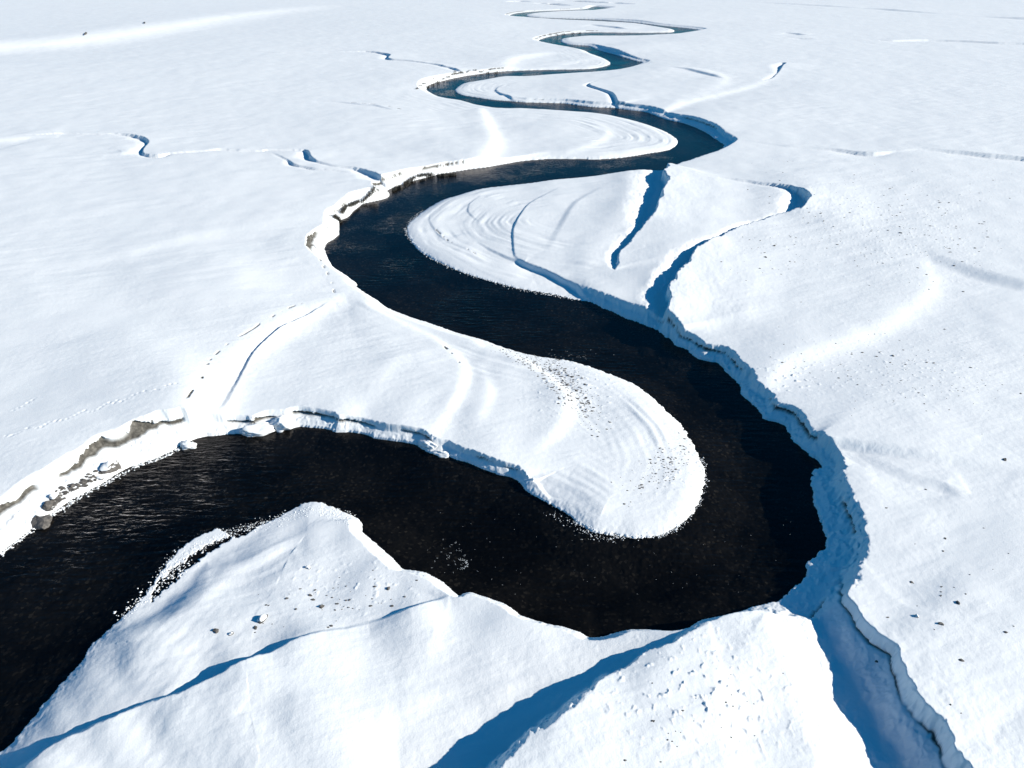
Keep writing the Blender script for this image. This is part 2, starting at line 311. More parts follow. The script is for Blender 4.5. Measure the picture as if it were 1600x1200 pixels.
 ('exp', 3.1, 1, .3, [(1520,770,.0,.0,3,5),(1480,754,.24,.22,2.0,5),(1430,738,.14,.18,2.8,5),(1380,715,.1,.12,3,5),(1340,700,0,0,2,5)]),
 ('exp', 2.9, 1, .4, [(1700,258,.4,.8,1.6,9),(1600,245,.4,.9,1.6,9),(1540,240,.4,.9,1.6,9),(1500,236,.3,.7,1.8,9),(1440,231,.1,.2,2,8),(1400,234,.05,.1,2,8),(1365,238,.4,.8,1.4,8),(1325,234,.3,.7,1.4,8),(1290,230,.2,.4,1.6,8),(1230,226,.1,.15,1.6,8),(1160,216,0,0,2,8)]),
 ('exp', 2.8, -1, .3, [(1028,172,.5,1.2,2.5,7),(1060,160,.8,1.0,4,10),(1100,150,.8,.8,4.5,10),(1150,138,.8,.8,5,12),(1190,124,.6,.6,5,12),(1222,104,.0,.0,5,12)]),
 ('trench', 2.8, 1, .3, [(1195,124,0.03,0.24,0.84,0.91),(1207,121,0.08,0.62,0.84,2.00),(1216,113,0.04,0.31,0.84,1.14),(1224,102,0.17,1.24,0.84,3.99),(1228,98,0.13,0.93,0.84,2.85),(1222,96,0.00,0.00,0.84,1.71)]),
 ('trench', 2.8, 1, .3, [(967,160,0.17,1.24,1.05,2.28),(962,150,0.16,1.17,0.84,1.94),(955,143,0.14,1.00,0.84,1.71),(935,136,0.11,0.78,0.84,1.48),(922,131,0.13,0.93,0.84,1.71),(925,127,0.08,0.62,0.84,1.14),(938,122,0.00,0.00,0.70,0.57)]),
 ('exp', 2.0, 1, .4, [(815,160,.3,.6,1.5,8),(796,147,.3,.6,1.5,8),(785,144,.3,.4,1.5,8),(776,137,.2,.3,1.5,8),(785,130,0,0,1.5,7)]),
 ('exp', 2.0, -1, .5, [(735,262,.2,.2,3,8),(757,246,1.0,.8,4,11),(769,217,1.0,.8,4,11),(761,195,.9,.8,3.5,11),(752,172,.5,.5,3,9),(748,168,0,0,3,8)]),
 ('exp', 1.6, -1, .3, [(840,250,0,0,2,7),(900,232,.4,.3,3,8),(935,218,.5,.4,3,8),(948,203,.4,.4,3,8),(930,190,.2,.2,3,8),(890,182,0,0,3,7)]),
 ('exp', 2.0, -1, .3, [(785,108,.4,.4,7,18),(789,98,1.0,.9,8,20),(805,89,1.0,.9,8,20),(840,83,.7,.6,8,20),(870,80,0,0,8,20)]),
 ('exp', 2.0, -1, .3, [(835,108,.0,.0,7,14),(880,96,.5,.5,6,14),(925,88,.4,.4,6,14),(935,84,0,0,6,14)]),
 ('exp', 3.0, -1, .3, [(1010,168,.0,.0,6,14),(1100,140,.6,.6,7,16),(1125,125,.8,.8,7,16),(1118,115,.6,.7,6,16),(1090,108,.5,.6,5,14),(1050,102,0,0,5,14)]),
 ('exp', 3.0, 1, .3, [(1135,122,0,0,3,14),(1118,117,.4,.6,3,14),(1094,111,.4,.6,3,14),(1075,106.5,.3,.4,3,14),(1052,103,0,0,3,14)]),
 ('exp', 2.0, 1, .3, [(985,44,0,0,4,20),(965,41,.7,1.1,4,20),(940,38.8,.5,.7,4,20),(925,37,0,0,4,20)]),
 # west plateau
 ('exp', 3.6, -1, .3, [(-200,408,.35,.3,5,16),(0,404,.35,.3,5,16),(60,401,.35,.3,5,16),(130,404,.5,.4,4,16),(200,390,.5,.4,4.5,16),(300,364,.45,.4,4.5,18),(400,346,.35,.3,5,18),(480,336,0,0,5,16)]),
 ('trench', 3.2, 1, .4, [(603,281,0.11,0.78,0.70,2.28),(598,277,0.19,1.40,0.70,3.42),(585,270,0.15,1.08,0.70,2.85),(565,263,0.12,0.86,0.70,2.05),(545,260,0.05,0.42,0.98,1.43),(520,257,0.03,0.42,1.12,1.14),(498,251,0.05,0.42,0.84,1.14),(487,244,0.16,1.17,0.70,2.62),(482,236,0.15,1.08,0.70,2.28),(475,232,0.08,0.62,0.70,1.48),(440,231,0.04,0.42,0.70,1.10),(418,231,0.04,0.42,0.70,1.10),(405,233,0.02,0.42,0.70,1.10),(385,233,0.08,0.55,0.70,1.14),(345,231,0.08,0.55,0.70,1.14),(320,234,0.02,0.42,1.05,1.14),(265,239,0.05,0.42,0.70,1.14),(247,243,0.13,0.93,0.70,1.94),(225,240,0.08,0.62,0.70,1.48),(224,232,0.13,0.93,0.70,2.05),(232,222,0.11,0.78,0.70,1.71),(228,216,0.15,1.08,0.70,2.51),(208,210,0.11,0.78,0.70,1.82),(180,207,0.03,0.42,0.70,1.10),(155,208,0.04,0.42,0.70,1.10),(100,207,0.03,0.42,0.70,1.10),(60,211,0.01,0.20,0.70,1.10),(20,213,0.00,0.20,0.70,1.10)]),
 ('trench', 3.2, 1, .4, [(560,270,0.00,0.00,0.70,0.86),(520,264,0.03,0.24,0.70,0.91),(490,262,0.08,0.55,0.70,1.37),(470,258,0.05,0.38,0.70,1.03),(458,254,0.10,0.69,0.70,1.60),(450,247,0.03,0.24,0.70,0.86),(435,240,0.03,0.24,0.70,0.86),(425,236,0.00,0.00,0.70,0.57)]),
 ('exp', 3.4, -1, .3, [(-150,228,1.0,.5,6,14),(0,218,.9,.5,6,14),(50,213,.7,.4,5,12),(90,214,0,0,5,10)]),
 ('exp', 3.4, -1, .3, [(170,236,0,0,3,8),(190,238,.5,.5,3,8),(200,232,.5,.5,3,8),(180,226,0,0,3,8)]),
 ('trench', 3.0, 1, .4, [(722,108,0.00,0.00,1.40,1.71),(713,105,0.14,1.00,1.40,3.42),(700,101.5,0.07,0.46,1.40,2.28),(690,99,0.12,0.86,1.40,2.85),(672,96,0.05,0.38,1.40,2.28),(660,94.5,0.10,0.69,1.40,2.28),(635,91.5,0.08,0.55,1.40,2.28),(618,90,0.10,0.69,1.40,2.28),(607,88,0.15,1.08,1.40,3.42),(611,83,0.17,1.24,1.40,3.42),(598,80,0.13,0.93,1.40,2.85),(572,77,0.11,0.78,1.40,2.28),(520,78,0.02,0.15,1.40,1.71),(440,80,0.04,0.31,1.40,1.71),(405,78,0.00,0.00,1.40,1.71)]),
 ('exp', 3.2, 1, .3, [(620,170,0,0,2,10),(590,162,.2,.3,2,10),(565,160,.2,.3,2,10),(530,156,.15,.2,2,10),(490,154,0,0,2,10)]),
 ('exp', 3.2, -1, .3, [(-300,95,4.0,3,34,90),(0,72,4.0,3,32,90),(100,64,4.0,3,32,90),(230,44,4.0,3,34,100),(330,28,3.5,2.5,36,110),(440,14,2.0,1.5,36,120),(520,6,0,0,36,120)]),
 # far east rises
 ('exp', 3.2, 1, .5, [(1900,40,1.2,.8,16,80),(1600,27,1.2,.8,14,80),(1540,24,.1,.1,14,80),(1480,20,.1,.1,14,90),(1400,14,1.2,.8,14,90),(1350,11,.1,.1,14,90),(1300,8,.8,.5,14,90),(1210,3,.4,.4,14,90),(1150,0,0,0,14,90)]),
 ('exp', 3.2, 1, .5, [(1700,70,.6,.9,3,20),(1600,65.5,.6,.9,3,20),(1560,64.5,.6,1,3,20),(1500,61.5,.5,.8,3,20),(1450,60,.6,1,3,20),(1395,61,.5,.8,3,20),(1370,60,0,0,3,20)]),
 ('exp', 3.2, 1, .5, [(1280,59,0,0,3,20),(1250,57.5,.4,.7,3,20),(1225,57,0,0,3,20)]),
 ('exp', 3.2, 1, .5, [(1265,53,0,0,3,20),(1250,51.5,.5,.8,3,20),(1228,49,0,0,3,20)]),
]

def apply_features(T, jag1, jag2, earth):
    for f in FEAT:
        kind, z, side, jag, rows = f
        P = np.array([[*ground(r[0], r[1], z), r[2], r[3], r[4], r[5]] for r in rows])
        P = catmull(P, 4)
        reach = P[:, 5].max() * (3.4 if kind == 'exp' else 2.8 if kind == 'val' else 1.6) + (16 if kind != 'exp' else 3)
        LT = np.hypot(*np.diff(P[:, :2], axis=0).T).sum()
        for rs, cs, d, sg, at, s in polydist(P, reach):
            # attributes: distance-weighted along the whole line (smooth away from it), tapering past its ends
            near_ = at
            q = (X[rs, cs][..., None] - P[:, 0]) ** 2 + (Y[rs, cs][..., None] - P[:, 1]) ** 2 + .25
            wt = q ** -2.5
            at = (wt @ P[:, 2:]) / wt.sum(-1)[..., None]
            k_ = sstep(.3, 2.5, d)[..., None]
            at = near_ * (1 - k_) + at * k_
            x_, y_ = X[rs, cs], Y[rs, cs]
            de_ = np.minimum(np.hypot(x_ - P[0, 0], y_ - P[0, 1]), np.hypot(x_ - P[-1, 0], y_ - P[-1, 1]))
            tap = sstep(0, 1, (de_ - d) / (.3 + .35 * d)) * (1 - sstep(.55, 1, d / reach))
            a, b, w, R = at[..., 0] * tap, at[..., 1] * tap, at[..., 2], at[..., 3]
            # d > 0 on the low side
            lo = d * sg * side + jag * (jag1[rs, cs] * (1.9 if kind == 'trench' else .9) + jag2[rs, cs] * (1.3 if kind == 'trench' else .45)) * np.minimum(1, (a + b) / .8)
            if kind == 'exp' and side < 0:      # soft, wind-rounded rise
                k = .42
                k = 1.15 if P[:, 2].max() > .95 else .68
                dz = k * np.where(lo < w * .5, a, b) * np.tanh(-(lo - w * .5) / (w * .8)) * np.exp(-np.abs(lo - w * .5) / (R * 1.3))
                T[rs, cs] += dz
                continue
            S = 1 - sstep(0, 1, lo / w)
            if kind == 'crack':
                gt = sstep(.48, .6, .5 + .6 * perlin(s / (3.2 * w), s * 0 + 3.3, 77) + .6 * perlin(s / (11 * w), s * 0 + 8.3, 78) + .3 * jag1[rs, cs])
                m_ = (1 - sstep(.2, .42, np.abs(lo) / w)) * gt * sstep(0, .3, a)
                earth[rs, cs] = np.maximum(earth[rs, cs], m_)
                T[rs, cs] -= m_ * a * .22
                continue
            if kind == 'exp':
                fh = a * np.exp(-np.maximum(-lo, 0) / R)
                fl = -b * np.exp(-np.maximum(lo - w, 0) / R)
                dz = S * fh + (1 - S) * fl
            elif kind == 'val':
                fh = a * np.exp(-np.maximum(-lo, 0) / 8)
                fl = -b * (1 - .75 * sstep(.35, 1.5, lo / R) - .25 * sstep(.8, 2.6, lo / R))
                t = lo / w
                S = 1 - .55 * sstep(0, .55, t) - .45 * sstep(.5, 3.2, t)
                dz = S * fh + (1 - S) * fl
                n = (jag1[rs, cs] * .6 + .35)
                earth[rs, cs] = np.maximum(earth[rs, cs], sstep(.44, .54, t) * (1 - sstep(.6, .78, t)) * sstep(.0, .35, n) * sstep(.8, 1.6, b))
            else:
                fh = (a + .38 * b) * np.exp(-np.maximum(-lo, 0) / 15)
                e_ = np.clip((lo - .72 * R) / (2.0 * R), 0, 1)
                fl = -b * .72 * (1 - e_) ** 2
                dz = S * fh + (1 - S) * fl
            # a feature fades past its own ends
            T[rs, cs] += dz * np.exp(-0.0 * s)
    return T

def prof_cliff(t):
    # gentle talus, then a steep face with a rounded lip
    return np.where(t < .62, .10 + .36 * sstep(0, .75, t), 0) * (t < .62) + np.where(t >= .62, (.10 + .36 * sstep(0, .75, .62 + 0 * t)) + 0 * t, 0) * 0 + 0

def cliff(t):
    lowp = .08 + .38 * sstep(-.25, .7, t)
    return np.where(t < 0, 0, lowp + (1 - .46) * sstep(.55, 1.0, t))

def make_terrain():
    far = 1 + np.sqrt(X * X + Y * Y) / 160
    jag1 = fbm(X / 2.6 / far, Y / 2.6 / far, 5, 3)
    jag2 = np.abs(fbm(X / .9 / far, Y / .9 / far, 9, 3, .6)) - .3
    T = base_level()
    T += .28 * fbm(X / 40, Y / 40, 21, 3) + .10 * fbm(X / 9, Y / 9, 25, 2)
    earth = np.zeros_like(X)
    T = apply_features(T, jag1, jag2, earth)
    T = np.maximum(T, .22 + .1 * jag1)
    # river
    D = np.full_like(X, 60.0); AT = np.zeros(X.shape + (4,)); AT[..., 0] = 5; AT[..., 1] = .5
    for rs, cs, d, sg, at, s in polydist(OUT, 60, True):
        better = d < D[rs, cs]
        D[rs, cs] = np.where(better, d, D[rs, cs]); AT[rs, cs] = np.where(better[..., None], at, AT[rs, cs])
    ins = inside(OUT)
    D = np.where(ins, -D, D) + AT[..., 2]
    for pool in POOLS:
        d2 = np.full_like(X, 999.0)
        for rs, cs, d, sg, at, s in polydist(pool, 20, True):
            d2[rs, cs] = d
        pin = inside(pool)
        d2 = np.where(pin, -d2, d2)
        m = d2 < D
        D = np.where(m, d2, D); AT[m] = (8, .6, 0, .5)
    def blur(a, k):
        for ax in (0, 1, 0, 1):
            a = np.swapaxes(a, 0, ax)
            q = np.concatenate([np.repeat(a[:1], k + 1, 0), a, np.repeat(a[-1:], k, 0)], 0)
            cs = np.cumsum(q, 0)
            a = (cs[2 * k + 1:] - cs[:-2 * k - 1]) / (2 * k + 1)
            a = np.swapaxes(a, 0, ax)
        return a
    k_ = sstep(5, 14, D / np.minimum(far, 3))
    for ch in (0, 1):
        AT[..., ch] = AT[..., ch] * (1 - k_) + blur(AT[..., ch].copy(), 150) * k_
    k_ = sstep(1.5, 6, D / np.minimum(far, 3))
    for ch in (0, 1):
        AT[..., ch] = AT[..., ch] * (1 - k_) + blur(AT[..., ch].copy(), 45) * k_
    w, c, e = AT[..., 0], AT[..., 1], AT[..., 3]
    small = np.clip(.35 + .65 * c, 0, 1)
    nz1 = fbm(X / 5 / far, Y / 5 / far, 31, 3)
    gy0, gx0 = np.gradient(D); gx0 = gx0 / np.gradient(X, axis=1); gy0 = gy0 / np.gradient(Yr)[:, None]
    east = .22 + .9 * sstep(.25, .8, gx0 / (np.sqrt(gx0 ** 2 + gy0 ** 2) + 1e-6))       # the undercut outer banks are the raggedest
    Dj = D + (small * (1 - (1 - c) * sstep(.4, 2.4, D))) * (.55 * nz1 + east * (.45 * jag2 + .45 * jag1 * c)) * np.minimum(far, 1.7) * .8
    # ragged frazil edge on the bars
    fr = fbm(X / .5 / far, Y / .5 / far, 41, 2)
    Dj += (1 - small) * .45 * fr * np.exp(-np.maximum(D, 0) / 1.2)
    ww = w * (1 + .22 * jag1 * c + .18 * nz1 * c)
    t = Dj / ww
    lip = t + (.06 * jag2 + .12 * jag1) * east * sstep(.1, .5, t) + .07 * nz1 * sstep(.1, .5, t)
    hx_ = np.gradient(X, axis=1); hy_ = np.gradient(Yr)[:, None]
    ly, lx = np.gradient(lip); lx = lx / hx_; ly = ly / hy_
    lg = np.sqrt(lx * lx + ly * ly) + 1e-6
    SX = np.zeros_like(X); SY = np.zeros_like(X); done = np.zeros(X.shape, bool)
    for v_ in (1.0, .6, .8, 0.0):
        de = (v_ - lip) / lg
        ok = (np.abs(de) < .5 * np.maximum(np.abs(lx) / lg * hx_, np.abs(ly) / lg * hy_)) & ~done & (lg * np.hypot(hx_, hy_) < .9) & ((c > .4) | (v_ == 0))
        SX = np.where(ok, lx / lg * de, SX); SY = np.where(ok, ly / lg * de, SY)
        lip = np.where(ok, v_ + (1e-4 if v_ == 0 else 0), lip); done |= ok
    pc = cliff(lip)
    pb = np.where(t < 0, 0, .10 + .9 * (1 - np.exp(-1.7 * np.maximum(t, 0) - .6 * np.maximum(t, 0) ** 2)))
    p = pc * c + pb * (1 - c)
    p = 1 - (1 - p) * (1 - sstep(6, 15, Dj / np.minimum(far, 3)))
    Z = T * p
    # exposed ground under the snow lip
    gate = sstep(.52 - .34 * e, .62 - .34 * e, .5 + .9 * fbm(X / 6 / far, Y / 6 / far, 51, 2) - .12)
    wid = .035 + .5 * np.maximum(0, e - .66) * sstep(-.25, .4, fbm(X / 4 / far, Y / 4 / far, 57, 2))
    ctr = .66 + .06 * jag1 + .05 * fbm(X / 3 / far, Y / 3 / far, 58, 2)
    fine = fbm(X / .7 / far, Y / .7 / far, 59, 3)
    band = sstep(ctr - .03, ctr, lip + .03 * fine) * (1 - sstep(ctr + wid, ctr + wid + .03, lip + .16 * fine * (wid > .08)))
    earth = np.maximum(earth, band * gate * (c > .6) * sstep(.05, .3, e))
    # talus lumps
    lum = np.maximum(0, fbm(X / 1.1, Y / 1.1, 61, 3)) * .28 * sstep(0, .15, t) * (1 - sstep(.55, .66, t)) * c
    Z += lum * np.clip(T / 2.5, 0, 1)
    # rubble strip: open water behind a line of ice
    rin = inside(RUBBLE)
    rd = np.full_like(X, 99.0)
    for rs, cs, d, sg, at, s in polydist(RUBBLE, 9, True): rd[rs, cs] = d
    rd0 = np.where(rin, -rd, rd)
    rd = rd0 + .15 + .8 * fbm(X / .7, Y / .7, 71, 3)
    Z = np.where(rd > 0, Z * (.12 + .88 * sstep(.8, 6.0, rd0 + .35 * fbm(X / 3, Y / 3, 73, 2))), Z)
    Z = np.where((rd < 0), np.minimum(Z, -.25), Z)
    Z += .07 * sstep(3, 9, Dj) * fbm((X * .9 + Y * .4) / 16, (Y * .9 - X * .4) / 4, 111, 3) * (.4 + 1.1 * sstep(-.1, .3, fbm(X / 60, Y / 60, 115, 2)))
    # scroll bars: faint ridges that follow the water's edge on the inner bends
    barm = (1 - sstep(.25, .75, c)) * sstep(1.5, 4, Dj) * (1 - sstep(24, 40, Dj))
    scr = perlin(D / 2.3 + .35 * 1.1 * fbm(X / 11, Y / 11, 102, 3), 9 + .035 * (X + Y) , 101) + .5 * perlin(D / 1.1 + .3 * nz1, 3 + .05 * (X - Y), 105)
    Z += barm * .075 * scr * np.clip(far - .2, .8, 1.6) * sstep(60, 90, DIST) * (.15 + 1.1 * sstep(-.15, .3, fbm(X / 12, Y / 12, 108, 2)))
    Z += barm * .03 * scr
    # small relief of the snow itself
    land = sstep(.0, .6, Dj)
    near = np.clip(160 / DIST, .4, 1)
    Z += land * (.014 * fbm(X / .8, Y / .8, 81, 3) + .022 * fbm((X * .94 + Y * .34) / 5.0, (Y * .94 - X * .34) / 1.5, 85, 3)) * (.7 + .6 * (fbm(X / 30, Y / 30, 88, 2) > -.1))
    # hummocky zone over buried stones (foreground centre) and tussocks on the east plateau
    px, py = to_px(X, Y)
    hum = np.maximum(0, fbm(X / .8, Y / .8, 91, 2) - .28)
    zone = np.exp(-(((px - 1080) / 140) ** 2 + ((py - 1120) / 80) ** 2))
    zone2 = .6 * np.exp(-(((px - 1400) / 220) ** 2 + ((py - 370) / 110) ** 2)) + .45 * np.exp(-(((px - 1400) / 170) ** 2 + ((py - 600) / 60) ** 2)) \
          + 1.0 * np.exp(-(((px - 1225) / 40) ** 2 + ((py - 605) / 22) ** 2)) + .5 * np.exp(-(((px - 560) / 130) ** 2 + ((py - 930) / 45) ** 2)) \
          + .9 * np.exp(-(((px - 900) / 70) ** 2 + ((py - 610) / 55) ** 2)) + .6 * np.exp(-(((px - 1060) / 50) ** 2 + ((py - 730) / 50) ** 2))
    Z += land * hum * (.45 * zone + .35 * zone2)
    # animal tracks: rows of shallow prints
    for (x0, y0, x1, y1, n_) in ((8, 681, 290, 604, 44), (20, 640, 60, 622, 7)):
        for q_ in range(n_):
            f_ = (q_ + random.uniform(-.4, .4)) / n_
            gx_, gy_ = ground(x0 + (x1 - x0) * f_, y0 + (y1 - y0) * f_ + 1.6 * math.sin(q_ * .9) + random.gauss(0, .9), 3.6)
            r0 = np.searchsorted(Yr, gy_); uu = gx_ * FOC / (gy_ * CP + H * SP); c0 = np.searchsorted(U, uu)
            sl = (slice(r0 - 5, r0 + 6), slice(c0 - 5, c0 + 6))
            dd = (X[sl] - gx_) ** 2 + (Y[sl] - gy_) ** 2
            Z[sl] -= random.uniform(.04, .13) * np.exp(-dd / .05) - .03 * np.exp(-dd / .2)
    # river bed
    bed = -.12 - np.minimum(1.3, .22 * np.maximum(-Dj, 0)) + .12 * fbm(X / 2, Y / 2, 95, 3)
    Z = np.where(Dj < 0, np.minimum(bed, -.1), Z)
    Z = np.where((Dj >= 0) & (rd > 0), np.maximum(Z, .06), Z)
    # undercut: push the exposed band into the bank
    gy, gx = np.gradient(D)
    hx = np.gradient(X, axis=1); hy = np.gradient(Yr)[:, None]
    gx = gx / hx; gy = gy / hy
    gl = np.sqrt(gx * gx + gy * gy) + 1e-6
    push = earth * .45 * (c > .6) * (D < 12)
    XX = X + gx / gl * push + SX; YY = Y + gy / gl * push + SY
    return XX, YY, Z, earth, Dj, T

XX, YY, Z, EARTH, DJ, TT = make_terrain()
print('grid', NR, NC, NR * NC)

def height_at(x, y):
    r = np.clip(np.searchsorted(Yr, y) - 1, 0, NR - 2)
    fr = (y - Yr[r]) / (Yr[r + 1] - Yr[r])
    u = x * FOC / (y * CP + H * SP)
    c = int(np.clip(np.searchsorted(U, u) - 1, 0, NC - 2))
    fc = (u - U[c]) / (U[c + 1] - U[c])
    q = Z[r:r + 2, c:c + 2]
    return float((q[0, 0] * (1 - fc) + q[0, 1] * fc) * (1 - fr) + (q[1, 0] * (1 - fc) + q[1, 1] * fc) * fr)

def spot(px, py):
    """world point of the terrain (or water) seen at a photo pixel"""
    z = 0.0
    for _ in range(6):
        x, y = ground(px, py, z); z = max(0.0, height_at(float(x), float(y)))
    return float(x), float(y), z

# ---------------------------------------------------------------- materials
def new_mat(name):
    m = bpy.data.materials.new(name); m.use_nodes = True
    nt = m.node_tree
    for n in list(nt.nodes): nt.nodes.remove(n)
    out = nt.nodes.new('ShaderNodeOutputMaterial')
    return m, nt, out

def N(nt, typ, **kw):
    n = nt.nodes.new(typ)
    for k, v in kw.items():
        if k in n.inputs: n.inputs[k].default_value = v
        else: setattr(n, k, v)
    return n

def noise(nt, vec, scale, detail=3, rough=.55):
    n = N(nt, 'ShaderNodeTexNoise'); n.inputs['Scale'].default_value = scale
    n.inputs['Detail'].default_value = detail; n.inputs['Roughness'].default_value = rough
    nt.links.new(vec, n.inputs['Vector']); return n.outputs['Fac']

def ramp(nt, fac, stops):
    r = nt.nodes.new('ShaderNodeValToRGB')
    while len(r.color_ramp.elements) < len(stops): r.color_ramp.elements.new(.5)
    for el, (p, c) in zip(r.color_ramp.elements, stops):
        el.position = p; el.color = c if len(c) == 4 else (*c, 1)
    nt.links.new(fac, r.inputs['Fac']); return r.outputs['Color']

def mix(nt, fac, a, b):
    m = nt.nodes.new('ShaderNodeMix'); m.data_type = 'RGBA'
    for sock, v in ((m.inputs[0], fac), (m.inputs[6], a), (m.inputs[7], b)):
        if hasattr(v, 'is_linked'): nt.links.new(v, sock)
        else: sock.default_value = v if isinstance(v, (int, float)) else (*v, 1)
    return m.outputs[2]

def snow_ground_mat():
    m, nt, out = new_mat('snow_ground')
    geo = N(nt, 'ShaderNodeNewGeometry'); pos = geo.outputs['Position']
    bs = N(nt, 'ShaderNodeBsdfPrincipled'); bs.inputs['Roughness'].default_value = .75
    bs.inputs['Specular IOR Level'].default_value = .25
    snowc = ramp(nt, noise(nt, pos, .12, 4), [(0, (.80, .835, .86)), (1, (.86, .88, .90))])
    # exposed frozen earth
    ear = ramp(nt, noise(nt, pos, 1.6, 6, .7), [(.25, (.02, .018, .016)), (.5, (.09, .085, .075)), (.72, (.2, .19, .17)), (.85, (.7, .72, .74))])
    at = N(nt, 'ShaderNodeAttribute', attribute_name='earth')
    # river bed
    vor = N(nt, 'ShaderNodeTexVoronoi'); vor.inputs['Scale'].default_value = 3.0
    nt.links.new(pos, vor.inputs['Vector'])
    stones = ramp(nt, vor.outputs['Color'], [(0, (.05, .048, .046)), (.75, (.10, .092, .082)), (.96, (.36, .32, .26))])
    bedn = ramp(nt, noise(nt, pos, .09, 3), [(.40, (.35, .35, .36)), (.6, (1, 1, 1))])
    mul = nt.nodes.new('ShaderNodeMix'); mul.data_type = 'RGBA'; mul.blend_type = 'MULTIPLY'; mul.inputs[0].default_value = 1
    nt.links.new(stones, mul.inputs[6]); nt.links.new(bedn, mul.inputs[7])
    bed = mul.outputs[2]
    c1 = mix(nt, at.outputs['Fac'], snowc, ear)
    sep = N(nt, 'ShaderNodeSeparateXYZ'); nt.links.new(pos, sep.inputs[0])
    mr = N(nt, 'ShaderNodeMapRange'); nt.links.new(sep.outputs['Z'], mr.inputs['Value'])
    mr.inputs['From Min'].default_value = .03; mr.inputs['From Max'].default_value = .0
    c2 = mix(nt, mr.outputs['Result'], c1, bed)
    nt.links.new(c2, bs.inputs['Base Color'])
    # fine relief
    b1 = N(nt, 'ShaderNodeBump'); b1.inputs['Strength'].default_value = .18; b1.inputs['Distance'].default_value = .2
    mp = N(nt, 'ShaderNodeMapping'); mp.inputs['Rotation'].default_value = (0, 0, math.radians(-20)); mp.inputs['Scale'].default_value = (.45, 1.2, 1)
    nt.links.new(pos, mp.inputs['Vector'])
    nt.links.new(noise(nt, mp.outputs[0], 1.1, 7, .62), b1.inputs['Height'])
    b2 = N(nt, 'ShaderNodeBump'); b2.inputs['Strength'].default_value = .35; b2.inputs['Distance'].default_value = .06
    nt.links.new(noise(nt, pos, 6, 4, .6), b2.inputs['Height']); nt.links.new(b1.outputs[0], b2.inputs['Normal'])
    nt.links.new(b2.outputs[0], bs.inputs['Normal'])
    nt.links.new(bs.outputs[0], out.inputs['Surface'])
    return m

def water_mat():
    m, nt, out = new_mat('river_water')
    geo = N(nt, 'ShaderNodeNewGeometry'); pos = geo.outputs['Position']
    mp = N(nt, 'ShaderNodeMapping'); mp.inputs['Rotation'].default_value = (0, 0, math.radians(12)); mp.inputs['Scale'].default_value = (.38, 1.5, 1)
    nt.links.new(pos, mp.inputs['Vector'])
    patch = ramp(nt, noise(nt, pos, .055, 2), [(.42, (.12, .12, .12)), (.62, (.7, .7, .7))])
    cx_, cy_ = ground(210, 775)
    vd = N(nt, 'ShaderNodeVectorMath', operation='DISTANCE'); nt.links.new(pos, vd.inputs[0]); vd.inputs[1].default_value = (float(cx_), float(cy_), 0)
    riff = N(nt, 'ShaderNodeMapRange'); nt.links.new(vd.outputs['Value'], riff.inputs['Value'])
    riff.inputs['From Min'].default_value = 5; riff.inputs['From Max'].default_value = 22; riff.inputs['To Min'].default_value = 1; riff.inputs['To Max'].default_value = 0
    patch = mix(nt, riff.outputs['Result'], patch, (1, 1, 1))
    # stronger standing ripples over the riffle
    wv = N(nt, 'ShaderNodeTexNoise'); wv.inputs['Scale'].default_value = 1.0; wv.inputs['Detail'].default_value = 2; wv.inputs['Distortion'].default_value = 1.2
    mp2 = N(nt, 'ShaderNodeMapping'); mp2.inputs['Rotation'].default_value = (0, 0, math.radians(8)); mp2.inputs['Scale'].default_value = (.42, 1.35, 1)
    nt.links.new(pos, mp2.inputs['Vector']); nt.links.new(mp2.outputs[0], wv.inputs['Vector'])
    b0 = N(nt, 'ShaderNodeBump'); b0.inputs['Distance'].default_value = .34
    rp = nt.nodes.new('ShaderNodeMath'); rp.operation = 'MULTIPLY'; nt.links.new(riff.outputs['Result'], rp.inputs[0])
    nt.links.new(ramp(nt, noise(nt, pos, .16, 3), [(.40, (.1, .1, .1)), (.58, (1, 1, 1))]), rp.inputs[1]); nt.links.new(rp.outputs[0], b0.inputs['Strength']); nt.links.new(wv.outputs['Fac'], b0.inputs['Height'])
    b1 = N(nt, 'ShaderNodeBump'); b1.inputs['Distance'].default_value = .22
    nt.links.new(patch, b1.inputs['Strength'])
    nt.links.new(noise(nt, mp.outputs[0], .9, 3, .5), b1.inputs['Height']); nt.links.new(b0.outputs[0], b1.inputs['Normal'])
    b2 = N(nt, 'ShaderNodeBump'); b2.inputs['Distance'].default_value = .03; b2.inputs['Strength'].default_value = .5
    nt.links.new(noise(nt, mp.outputs[0], 5, 3, .6), b2.inputs['Height']); nt.links.new(b1.outputs[0], b2.inputs['Normal'])
    gl = N(nt, 'ShaderNodeBsdfGlossy'); gl.inputs['Roughness'].default_value = .06
    gl.inputs['Color'].default_value = (.66, .62, .62, 1)
    tr = N(nt, 'ShaderNodeBsdfTransparent'); tr.inputs['Color'].default_value = (.25, .25, .25, 1)
    fr = N(nt, 'ShaderNodeFresnel'); fr.inputs['IOR'].default_value = 1.33
    nt.links.new(b2.outputs[0], gl.inputs['Normal']); nt.links.new(b2.outputs[0], fr.inputs['Normal'])
    ior = N(nt, 'ShaderNodeMapRange'); nt.links.new(geo.outputs['Backfacing'], ior.inputs['Value'])
    ior.inputs['To Min'].default_value = 1.30; ior.inputs['To Max'].default_value = .77      # light leaving upward is not trapped (thin sheet)
    nt.links.new(ior.outputs['Result'], fr.inputs['IOR'])
    mx = N(nt, 'ShaderNodeMixShader')
    nt.links.new(fr.outputs[0], mx.inputs[0]); nt.links.new(tr.outputs[0], mx.inputs[1]); nt.links.new(gl.outputs[0], mx.inputs[2])
    nt.links.new(mx.outputs[0], out.inputs['Surface'])
    return m

